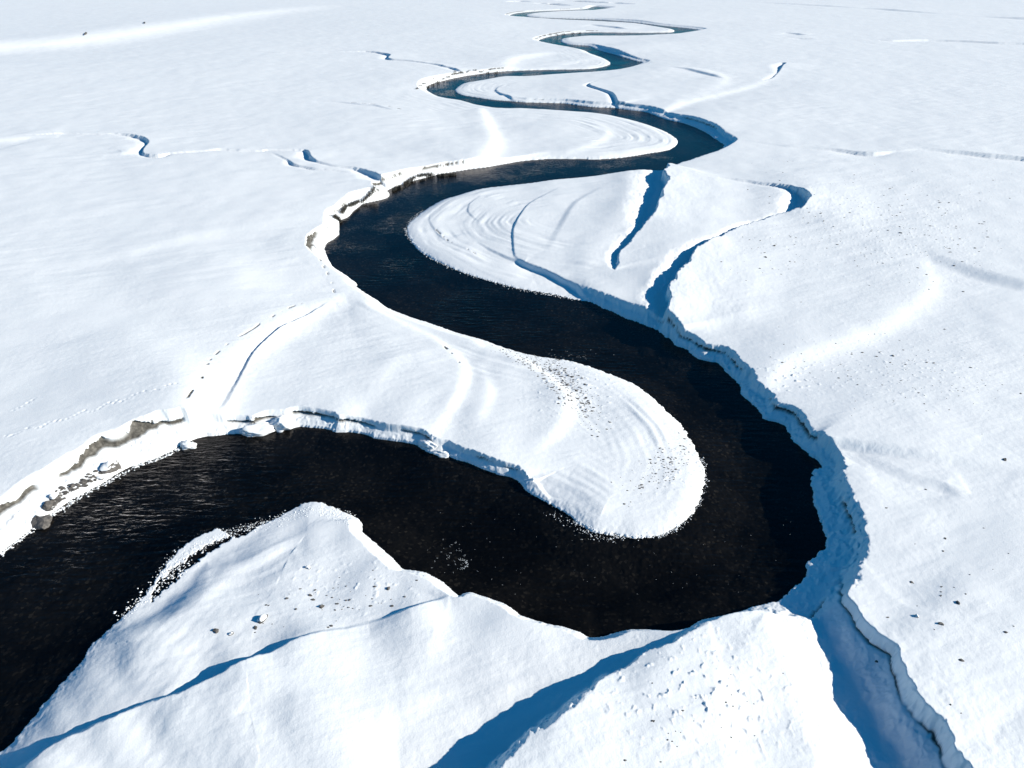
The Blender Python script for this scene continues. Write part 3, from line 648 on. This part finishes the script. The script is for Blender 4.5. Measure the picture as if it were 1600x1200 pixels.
def simple_mat(name, stops, scale, rough=.8, bump=.4, bscale=None):
    m, nt, out = new_mat(name)
    tc = N(nt, 'ShaderNodeNewGeometry'); pos = tc.outputs['Position']
    bs = N(nt, 'ShaderNodeBsdfPrincipled'); bs.inputs['Roughness'].default_value = rough
    nt.links.new(ramp(nt, noise(nt, pos, scale, 5, .65), stops), bs.inputs['Base Color'])
    b = N(nt, 'ShaderNodeBump'); b.inputs['Strength'].default_value = bump; b.inputs['Distance'].default_value = .05
    nt.links.new(noise(nt, pos, bscale or scale * 2, 5), b.inputs['Height']); nt.links.new(b.outputs[0], bs.inputs['Normal'])
    nt.links.new(bs.outputs[0], out.inputs['Surface'])
    return m

def rock_mat():
    """dark stone with snow lying on its top faces"""
    m, nt, out = new_mat('snow_dusted_stone')
    geo = N(nt, 'ShaderNodeNewGeometry'); pos = geo.outputs['Position']
    bs = N(nt, 'ShaderNodeBsdfPrincipled'); bs.inputs['Roughness'].default_value = .85
    st = ramp(nt, noise(nt, pos, 3, 6, .7), [(.3, (.045, .042, .04)), (.7, (.16, .15, .14))])
    nt.links.new(st, bs.inputs['Base Color'])
    b = N(nt, 'ShaderNodeBump'); b.inputs['Strength'].default_value = .6; b.inputs['Distance'].default_value = .06
    nt.links.new(noise(nt, pos, 7, 5), b.inputs['Height']); nt.links.new(b.outputs[0], bs.inputs['Normal'])
    nt.links.new(bs.outputs[0], out.inputs['Surface'])
    return m

M_SNOW = snow_ground_mat(); M_WATER = water_mat(); M_ROCK = rock_mat()
M_CLUMP = simple_mat('packed_snow', [(0, (.78, .82, .85)), (1, (.86, .88, .9))], 2, .7, .5)
M_FOAM = simple_mat('water_foam', [(0, (.35, .38, .4)), (1, (.7, .73, .75))], 4, .5, .2)
M_GRASS = simple_mat('frozen_grass', [(.2, (.05, .045, .035)), (.6, (.13, .12, .10)), (.85, (.45, .46, .46))], 5, .9, .3)

# ---------------------------------------------------------------- mesh helpers
def mesh_np(name, V, F):
    me = bpy.data.meshes.new(name)
    V = np.asarray(V, np.float32); F = np.asarray(F, np.int32); k = F.shape[1]
    me.vertices.add(len(V)); me.vertices.foreach_set('co', V.ravel())
    me.loops.add(F.size); me.loops.foreach_set('vertex_index', F.ravel())
    me.polygons.add(len(F)); me.polygons.foreach_set('loop_start', np.arange(0, F.size, k, dtype=np.int32))
    me.update(calc_edges=True)
    return me

def link(name, me, mat, parent=None):
    o = bpy.data.objects.new(name, me); COL.objects.link(o)
    if mat and not me.materials: me.materials.append(mat)
    if parent: o.parent = parent
    return o

def tag(o, label, cat, group=None):
    o['label'] = label; o['category'] = cat
    if group: o['group'] = group
    return o

# ---------------------------------------------------------------- ground, water
idx = np.arange(NR * NC).reshape(NR, NC)
F = np.stack([idx[:-1, :-1], idx[:-1, 1:], idx[1:, 1:], idx[1:, :-1]], -1).reshape(-1, 4)
me = mesh_np('snow_ground', np.stack([XX, YY, Z], -1).reshape(-1, 3), F)
a = me.attributes.new('earth', 'FLOAT', 'POINT'); a.data.foreach_set('value', EARTH.astype(np.float32).ravel())
me.polygons.foreach_set('use_smooth', np.ones(len(F), bool))
g = link('snow_ground', me, M_SNOW); g['kind'] = 'structure'

wv = [(-1500, 5, 0), (1500, 5, 0), (6000, 9000, 0), (-6000, 9000, 0)]
w = link('river', mesh_np('river', wv, [(0, 1, 2, 3)]), M_WATER); w['kind'] = 'structure'

# ---------------------------------------------------------------- stones
def stone_mesh(name, seed, flat=.55, sub=2, rough=.3):
    r = random.Random(seed)
    bm = bmesh.new(); bmesh.ops.create_icosphere(bm, subdivisions=sub, radius=1)
    off = [Vector((r.uniform(-9, 9), r.uniform(-9, 9), r.uniform(-9, 9))) for _ in range(2)]
    from mathutils import noise as mn
    cuts = [(Vector((r.uniform(-1, 1), r.uniform(-1, 1), r.uniform(-.2, 1))).normalized(), r.uniform(.55, .85)) for _ in range(6)]
    for v in bm.verts:
        p = v.co.copy()
        for n_, dd in cuts:
            k = p.dot(n_) - dd
            if k > 0: p -= n_ * k * .9
        p *= 1 + rough * mn.noise(p * 1.4 + off[0]) + rough * .5 * mn.noise(p * 3.1 + off[1])
        v.co = Vector((p.x, p.y * r.uniform(.98, 1.02) * .8, p.z * flat))
    me = bpy.data.meshes.new(name); bm.to_mesh(me); bm.free()
    return me
STONES = [stone_mesh('stone', 100 + i) for i in range(8)]
for s_ in STONES: s_.materials.append(M_ROCK)
BIG = [stone_mesh('boulder', 200 + i, .6, 3, .35) for i in range(5)]
for s_ in BIG: s_.materials.append(M_ROCK)
CLUMPS = [stone_mesh('snow_clump', 300 + i, .6, 2, .35) for i in range(5)]
for s_ in CLUMPS:
    s_.materials.append(M_CLUMP); s_.polygons.foreach_set('use_smooth', [True] * len(s_.polygons))

def snow_cap(parent, me_src, seed):
    """snow lying on the top of a boulder: the upper shell of the same stone, a little prouder"""
    bm = bmesh.new(); bm.from_mesh(me_src)
    for f in list(bm.faces):
        if f.normal.z < .45 or f.calc_center_median().z < .1: bm.faces.remove(f)
    bmesh.ops.delete(bm, geom=[v for v in bm.verts if not v.link_faces], context='VERTS')
    r = random.Random(seed)
    for v in bm.verts:
        edge = any(e.is_boundary for e in v.link_edges)
        v.co += Vector((0, 0, .015 if edge else .09 + .05 * r.random()))
    me = bpy.data.meshes.new('snow_cap'); bm.to_mesh(me); bm.free(); me.materials.append(M_CLUMP)
    me.polygons.foreach_set('use_smooth', [True] * len(me.polygons))
    return link('snow_cap', me, M_CLUMP, parent)

def boulder(px, py, size, label, seed, cap=True, group=None, sink=.25):
    x, y, z = spot(px, py)
    o = link('boulder', BIG[seed % len(BIG)], None)
    o.location = (x, y, z + size * (.3 - sink)); o.scale = (size, size, size); o.rotation_euler = (0, 0, seed * 1.3)
    tag(o, label, 'boulder', group)
    if cap: snow_cap(o, BIG[seed % len(BIG)], seed)
    return o

boulder(410, 968, .62, 'largest snow-capped boulder on the foreground bar, beside the smaller dark stones', 1)
boulder(337, 986, .36, 'small dark boulder at the left end of the row below the snow-capped boulder', 2, False)
boulder(362, 990, .30, 'small half-buried boulder second from the left in the row on the foreground bar', 3)
boulder(399, 981, .26, 'small dark boulder just below left of the largest snow-capped one', 4, False)
boulder(502, 948, .34, 'dark boulder among pebbles right of the snow-capped boulder on the foreground bar', 5, False)
boulder(607, 920, .28, 'dark boulder nearest the shadowed terrace edge, at the right end of the pebbles', 6, False)
boulder(481, 887, .34, 'snow-topped boulder alone at the upper middle of the foreground bar', 7)
boulder(174, 727, 1.5, 'large flat snow-topped boulder on the white bank under the grey earth face at left', 8, True)
boulder(62, 811, 1.7, 'largest dark slab at the water edge of the left bank, lowest of the bank rocks', 9, False)
boulder(83, 776, .75, 'snow-topped rock on the left bank just uphill of the gravel patch', 10, True)
boulder(76, 790, .9, 'rock between the gravel patch and the largest dark slab on the left bank', 11, False)
boulder(156, 747, .5, 'small rock at the water edge, upper one on the left bank', 12, True)
boulder(1210, 384, .4, 'larger dark stone right of the long blue trench, upper of two', 3, False)
boulder(1196, 402, .36, 'larger dark stone right of the long blue trench, lower of two', 2, False)
boulder(1407, 364, .4, 'dark stone standing out on the pebbled rise of the east snowfield', 4, False)
boulder(1395, 556, .3, 'lone dark stone below the bright fold of the east snowfield', 5, False)
boulder(1497, 942, .28, 'dark stone right of the deep valley, uppermost of its group of three', 6, False)
boulder(1470, 975, .28, 'dark stone right of the deep valley, lower left of its group of three', 7, False)
boulder(1433, 963, .26, 'pale stone nearest the valley cliff in its group of three', 1, True)
boulder(1570, 718, .35, 'dark stone near the right edge of the snowfield beside the hollow', 8, False)

def scatter(n, cx, cy, sx, sy, s0, s1, rot=0, power=1.0):
    out = []
    ca, sa = math.cos(math.radians(rot)), math.sin(math.radians(rot))
    for _ in range(n * 3):
        if len(out) >= n: break
        u, v = random.gauss(0, 1), random.gauss(0, 1)
        if abs(u) > 2.2 or abs(v) > 2.2: continue
        x = cx + u * sx * ca - v * sy * sa; y = cy + u * sx * sa + v * sy * ca
        wx, wy, z = spot(x, y)
        if z < .08: continue
        out.append((wx, wy, z, s0 + (s1 - s0) * random.random() ** 2.5))
    return out

def place_stones(spots_, label, group, keep, meshes=STONES, name='stone', cat='stone', sink=.3, stuffname='gravel'):
    spots_ = sorted(spots_, key=lambda q: -q[3])
    for (x, y, z, s) in spots_[:keep]:
        o = link(name, random.choice(meshes), None)
        o.location = (x, y, z + s * (.3 - sink)); o.scale = (s * random.uniform(1, 1.5), s, s * random.uniform(.6, 1)); o.rotation_euler = (0, 0, random.uniform(-.5, .5))
        tag(o, label, cat, group)
    return spots_[keep:]

def stuff_stones(spots_, name, mat, meshes=STONES, sink=.3):
    V = []; Fc = []; base = 0
    src = [(np.array([v.co[:] for v in m.vertices]), np.array([p.vertices[:] for p in m.polygons])) for m in meshes]
    for (x, y, z, s) in spots_:
        v, f = random.choice(src)
        a_ = random.uniform(-.6, .6); ca, sa = math.cos(a_), math.sin(a_)
        q = v * np.array([s * random.uniform(1, 1.5), s, s * random.uniform(.6, 1)])
        q = np.stack([q[:, 0] * ca - q[:, 1] * sa, q[:, 0] * sa + q[:, 1] * ca, q[:, 2]], 1) + np.array([x, y, z + s * (.3 - sink)])
        V.append(q); Fc.append(f + base); base += len(v)
    if not V: return
    o = link(name, mesh_np(name, np.vstack(V), np.vstack(Fc)), mat); o['kind'] = 'stuff'
    return o

LOW = [stone_mesh('pebble', 400 + i, .55, 1) for i in range(4)]
rest = []
G1 = 'small dark stones scattered on the east snowfield'
s_ = scatter(330, 1400, 345, 110, 48, .08, .30, 6) + scatter(150, 1400, 580, 100, 38, .07, .22, 10) + scatter(40, 1190, 400, 40, 25, .08, .24)
rest += place_stones(s_, 'small dark stone poking through the snow on the east snowfield', G1, 110)
G2 = 'dark pebbles on the foreground bar'
s_ = scatter(60, 530, 935, 70, 22, .06, .22, -10)
rest += place_stones(s_, 'small dark pebble in the snow of the foreground bar near the largest boulder', G2, 30)
G3 = 'dark pebbles in the belt across the neck of the snow bar inside the river bend'
s_ = scatter(420, 885, 602, 44, 13, .08, .24, 50) + scatter(170, 820, 562, 28, 6, .07, .2, 25)
rest += place_stones(s_, 'small dark pebble in the stony belt of the bar inside the river bend', G3, 60)
G4 = 'dark pebbles near the tip of the bar inside the river bend'
s_ = scatter(150, 1040, 725, 42, 14, .07, .2, -38)
rest += place_stones(s_, 'small dark pebble near the rounded tip of the bar inside the bend', G4, 30)
G5 = 'dark stones of the gravel patch on the left bank'
s_ = scatter(90, 116, 768, 24, 9, .15, .45, -32)
rest += place_stones(s_, 'dark stone of the gravel patch between the left bank boulders and the water', G5, 40)
s_ = scatter(24, 1075, 1110, 80, 45, .06, .16)
rest += place_stones(s_, 'dark stone tip showing in the hummocky snow between the two shaded hollows', 'stone tips in the hummocky foreground snow', 20)
s_ = scatter(26, 1480, 920, 70, 90, .08, .24)
rest += place_stones(s_, 'small stone on the smooth snow right of the deep shaded valley', 'stones on the snow right of the valley', 14)
stuff_stones(rest, 'gravel', M_ROCK, LOW)

# ---------------------------------------------------------------- snow blocks fallen from the bank, ice rubble on the water edge
def snow_block(px, py, sx, sy, sz, label, seed, rz=0):
    x, y, z = spot(px, py)
    me = stone_mesh('snow_block', 500 + seed, .8, 4, .45); me.materials.append(M_CLUMP)
    me.polygons.foreach_set('use_smooth', [True] * len(me.polygons))
    o = link('snow_block', me, None); o.location = (x, y, max(z, .1) + sz * .12); o.scale = (sx, sy, sz); o.rotation_euler = (0, 0, rz)
    tag(o, label, 'snow block'); return o
snow_block(398, 672, 2.6, 1.5, 1.1, 'white snow mass slumped onto the water below the earth face, leftmost', 1, .3)
snow_block(440, 662, 2.0, 1.5, 1.3, 'rough snow block at the foot of the bank beside the slumped white mass', 2, -.2)
snow_block(668, 694, 1.5, .8, .9, 'lumpy snow block leaning on the shaded bank of the neck, left of a pair', 3, -.4)
snow_block(690, 702, 1.4, .8, .8, 'lumpy snow block leaning on the shaded bank of the neck, right of a pair', 4, -.4)
snow_block(290, 684, 1.2, 1.0, 1.0, 'snow block at the corner where the gully meets the left bank', 5)

fl = []
def along(pts, n, spread, s0, s1):
    o = []
    for _ in range(n):
        t = random.random() * (len(pts) - 1); i = min(int(t), len(pts) - 2); f_ = t - i
        x = pts[i][0] * (1 - f_) + pts[i + 1][0] * f_ + random.gauss(0, spread); y = pts[i][1] * (1 - f_) + pts[i + 1][1] * f_ + random.gauss(0, spread * .6)
        wx, wy, z = spot(x, y); o.append((wx, wy, max(z, .02), s0 + (s1 - s0) * random.random() ** 2))
    return o
ice = along([(545,812),(520,802),(490,795),(445,810),(375,828),(310,852),(275,875),(256,900)], 1500, 7, .03, .11)
ice += along([(300,880),(262,908),(235,928),(210,945),(188,965)], 150, 7, .04, .13)
ice += along([(900,815),(930,830),(971,838),(1030,838),(1060,825),(1090,790),(1102,750),(1096,715)], 700, 3.0, .04, .11)
ice += along([(860,800),(920,835),(960,842)], 120, 8, .03, .1)
ice += along([(0,868),(60,818),(140,768),(220,725),(300,692)], 500, 3.0, .06, .2)
ice += along([(662,330),(642,346),(636,360),(642,375),(675,405),(737,431),(819,453),(895,467)], 700, 2.5, .06, .16)
gid = sorted(along([(300,870),(262,905),(225,938),(180,970)], 60, 12, .07, .16), key=lambda q: -q[3])
gid = [q for q in gid if height_at(q[0], q[1]) < .05]
place_stones(gid, 'small white ice chunk floating off the rubble edge of the foreground bar', 'ice chunks floating off the foreground bar', 60, CLUMPS, 'ice_chunk', 'ice chunk', .2)
CL1 = [stone_mesh('clump', 600 + i, .6, 1, .35) for i in range(4)]
stuff_stones(ice, 'ice_rubble', M_CLUMP, CL1, .2)

# ---------------------------------------------------------------- foam flecks on the water
def foam_flecks():
    V = []; Fc = []
    def fleck(px, py, L, wd, ang):
        x, y = ground(px, py, 0); x = float(x); y = float(y)
        n = 7; b = len(V)
        for k in range(n):
            a_ = 2 * math.pi * k / n; rr = random.uniform(.6, 1.1)
            u, v = math.cos(a_) * L * rr, math.sin(a_) * wd * rr
            V.append((x + u * math.cos(ang) - v * math.sin(ang), y + u * math.sin(ang) + v * math.cos(ang), .012))
        V.append((x, y, .035))
        for k in range(n): Fc.append((b + k, b + (k + 1) % n, b + n))
    for _ in range(46):
        fleck(random.gauss(705, 16), random.gauss(868, 14), random.uniform(.05, .2), .02, random.uniform(-1.6, 0))
    for k in range(26):      # the small breaking wave
        t = k / 25; a_ = -1.2 + 2.4 * t
        fleck(716 + 14 * math.cos(a_) + random.gauss(0, 1.2), 882 + 8 * math.sin(a_) + random.gauss(0, 1), random.uniform(.06, .16), .035, a_ + 1.6)
    for _ in range(30):
        fleck(random.gauss(900, 28), random.gauss(556, 5), random.uniform(.08, .22), .02, random.gauss(0, .2))
    for _ in range(60):
        fleck(random.uniform(620, 1240), random.uniform(790, 930), random.uniform(.03, .07), .02, random.uniform(-1, 1))
    V2 = []; F2 = []
    for f in Fc:
        c_ = V[f[2]]
        x_, y_ = c_[0], c_[1]
        if height_at(x_, y_) < -.02: F2.append(f)
    o = link('water_foam', mesh_np('water_foam', V, F2), M_FOAM); o['kind'] = 'stuff'
foam_flecks()

# ---------------------------------------------------------------- frozen grass fringes hanging from the bank lip
def grass_fringe(pts, label, seed, hgt=1.0, n=260):
    r = random.Random(seed)
    V = []; Fc = []
    w0 = [spot(*p) for p in pts]
    cx = sum(p[0] for p in w0) / len(w0); cy = sum(p[1] for p in w0) / len(w0); cz = min(p[2] for p in w0)
    for _ in range(n):
        t = r.random() * (len(w0) - 1); i = min(int(t), len(w0) - 2); f_ = t - i
        x = w0[i][0] * (1 - f_) + w0[i + 1][0] * f_ + r.gauss(0, .25); y = w0[i][1] * (1 - f_) + w0[i + 1][1] * f_ + r.gauss(0, .35)
        z = max(height_at(x, y), .1) - .1
        a_ = r.uniform(0, 6.28); l = hgt * r.uniform(.4, 1.1); lean = r.uniform(.2, .8) * l
        dx, dy = math.cos(a_) * lean + .2, math.sin(a_) * lean - .25
        b = len(V); wd = r.uniform(.03, .07)
        nx, ny = -math.sin(a_) * wd, math.cos(a_) * wd
        V += [(x - nx - cx, y - ny - cy, z - cz), (x + nx - cx, y + ny - cy, z - cz), (x + dx * .5 + nx - cx, y + dy * .5 + ny - cy, z + l * .75 - cz), (x + dx * .5 - nx - cx, y + dy * .5 - ny - cy, z + l * .75 - cz), (x + dx - cx, y + dy - cy, z + l * .8 - cz)]
        Fc += [(b, b + 1, b + 2), (b, b + 2, b + 3), (b + 3, b + 2, b + 4)]
    o = link('grass_tussock', mesh_np('grass_tussock', V, Fc), M_GRASS); o.location = (cx, cy, cz)
    tag(o, label, 'grass tussock', 'frozen grass tussocks along the left bank'); return o
TU = [([(522,338),(530,332)], 'grey frozen grass tussock at the lower left end of the tufted bank'),
      ([(534,330),(541,322)], 'tall grey grass tussock, second from the lower end of the tufted bank'),
      ([(544,314),(560,303)], 'long grey grass fringe left of the snow tongue on the bank'),
      ([(563,303),(586,296)], 'grey grass fringe directly above the snow tongue in the water'),
      ([(612,282),(624,277)], 'low grass tussock just right of the little creek mouth'),
      ([(630,274),(648,268)], 'grey grass fringe midway along the upper tufted bank'),
      ([(652,267),(676,262)], 'grey grass fringe, second from the right on the upper tufted bank'),
      ([(682,263),(712,259)], 'widest dark grass fringe at the right end of the tufted bank'),
      ([(625,283),(640,279)], 'small dark tuft low on the white slope near the water'),
      ([(655,275),(662,273)], 'tiny dark tuft low on the white slope, right of the small one')]
for i, (p_, l_) in enumerate(TU): grass_fringe(p_, l_, i, 1.1 if i < 8 else .6, 300 if i < 8 else 90)
for i, (x_, y_) in enumerate([(652,139),(656,134),(662,131),(668,128),(676,125),(684,122),(692,119),(700,117),(710,115),(722,112),(732,111),(742,110),(752,109.5),(762,109),(775,108.5)]):
    o = grass_fringe([(x_ - 2.5, y_ + .3), (x_ + 2.5, y_ - .3)], 'small dark tuft on the sunlit bank of the far left river bend', 40 + i, 1.3, 40)
    o['group'] = 'dark tufts on the far left bend'
for i, (x_, y_) in enumerate([(838,60),(844,57),(851,55),(860,53.5),(870,52),(880,51),(895,50),(905,49.5)]):
    o = grass_fringe([(x_ - 2.5, y_ + .2), (x_ + 2.5, y_ - .2)], 'small dark tuft on the bank of the third river bend', 70 + i, 1.5, 40)
    o['group'] = 'dark tufts on the third bend'

def outcrop(px, py, L, label, seed, ang):
    x, y, z = spot(px, py)
    o = link('rock_outcrop', BIG[seed], None); o.location = (x, y, z + .4); o.scale = (L, 1.3, 1.4); o.rotation_euler = (0, 0, ang)
    tag(o, label, 'rock outcrop'); return o
outcrop(134, 53, 12, 'dark elongated outcrop on the far bright slope, top left', 1, -1.15)
outcrop(226, 36, 9, 'smaller dark outcrop higher up the far bright slope, top left', 2, -1.15)

# ---------------------------------------------------------------- light, sky, camera
SUN_AZ = math.radians(-9); SUN_EL = math.radians(24)       # azimuth from +X towards +Y
sd = Vector((math.cos(SUN_AZ) * math.cos(SUN_EL), math.sin(SUN_AZ) * math.cos(SUN_EL), math.sin(SUN_EL)))
L = bpy.data.lights.new('sun', 'SUN'); L.energy = 5.0; L.angle = math.radians(.5); L.color = (1, .925, .80)
lo = bpy.data.objects.new('sun', L); COL.objects.link(lo); lo.rotation_euler = sd.to_track_quat('Z', 'Y').to_euler(); lo.location = (0, 0, 100)
W = bpy.data.worlds.new('World'); scene.world = W; W.use_nodes = True
nt = W.node_tree; bg = nt.nodes['Background']
sky = nt.nodes.new('ShaderNodeTexSky'); sky.sky_type = 'NISHITA'; sky.sun_disc = False
sky.sun_elevation = SUN_EL; sky.sun_rotation = math.pi / 2 - SUN_AZ
sky.air_density = 1.0; sky.dust_density = .2; sky.ozone_density = 4.0; sky.altitude = 600
tint = nt.nodes.new('ShaderNodeMix'); tint.data_type = 'RGBA'; tint.blend_type = 'MULTIPLY'; tint.inputs[0].default_value = 1
tint.inputs[7].default_value = (.10, .70, .90, 1)
nt.links.new(sky.outputs[0], tint.inputs[6]); nt.links.new(tint.outputs[2], bg.inputs['Color']); bg.inputs['Strength'].default_value = .082
scene.cycles.max_bounces = 6; scene.cycles.diffuse_bounces = 1; scene.cycles.glossy_bounces = 2; scene.cycles.transparent_max_bounces = 6

cam = bpy.data.cameras.new('camera'); cam.sensor_width = 36; cam.lens = 36 * FOC / 1600; cam.clip_end = 30000; cam.clip_start = .5
co = bpy.data.objects.new('camera', cam); COL.objects.link(co); co.location = (0, 0, H); co.rotation_euler = (math.pi / 2 - PITCH, 0, 0)
scene.camera = co
scene.view_settings.view_transform = 'Standard'; scene.view_settings.look = 'None'
scene.view_settings.gamma = 1; scene.view_settings.exposure = .53
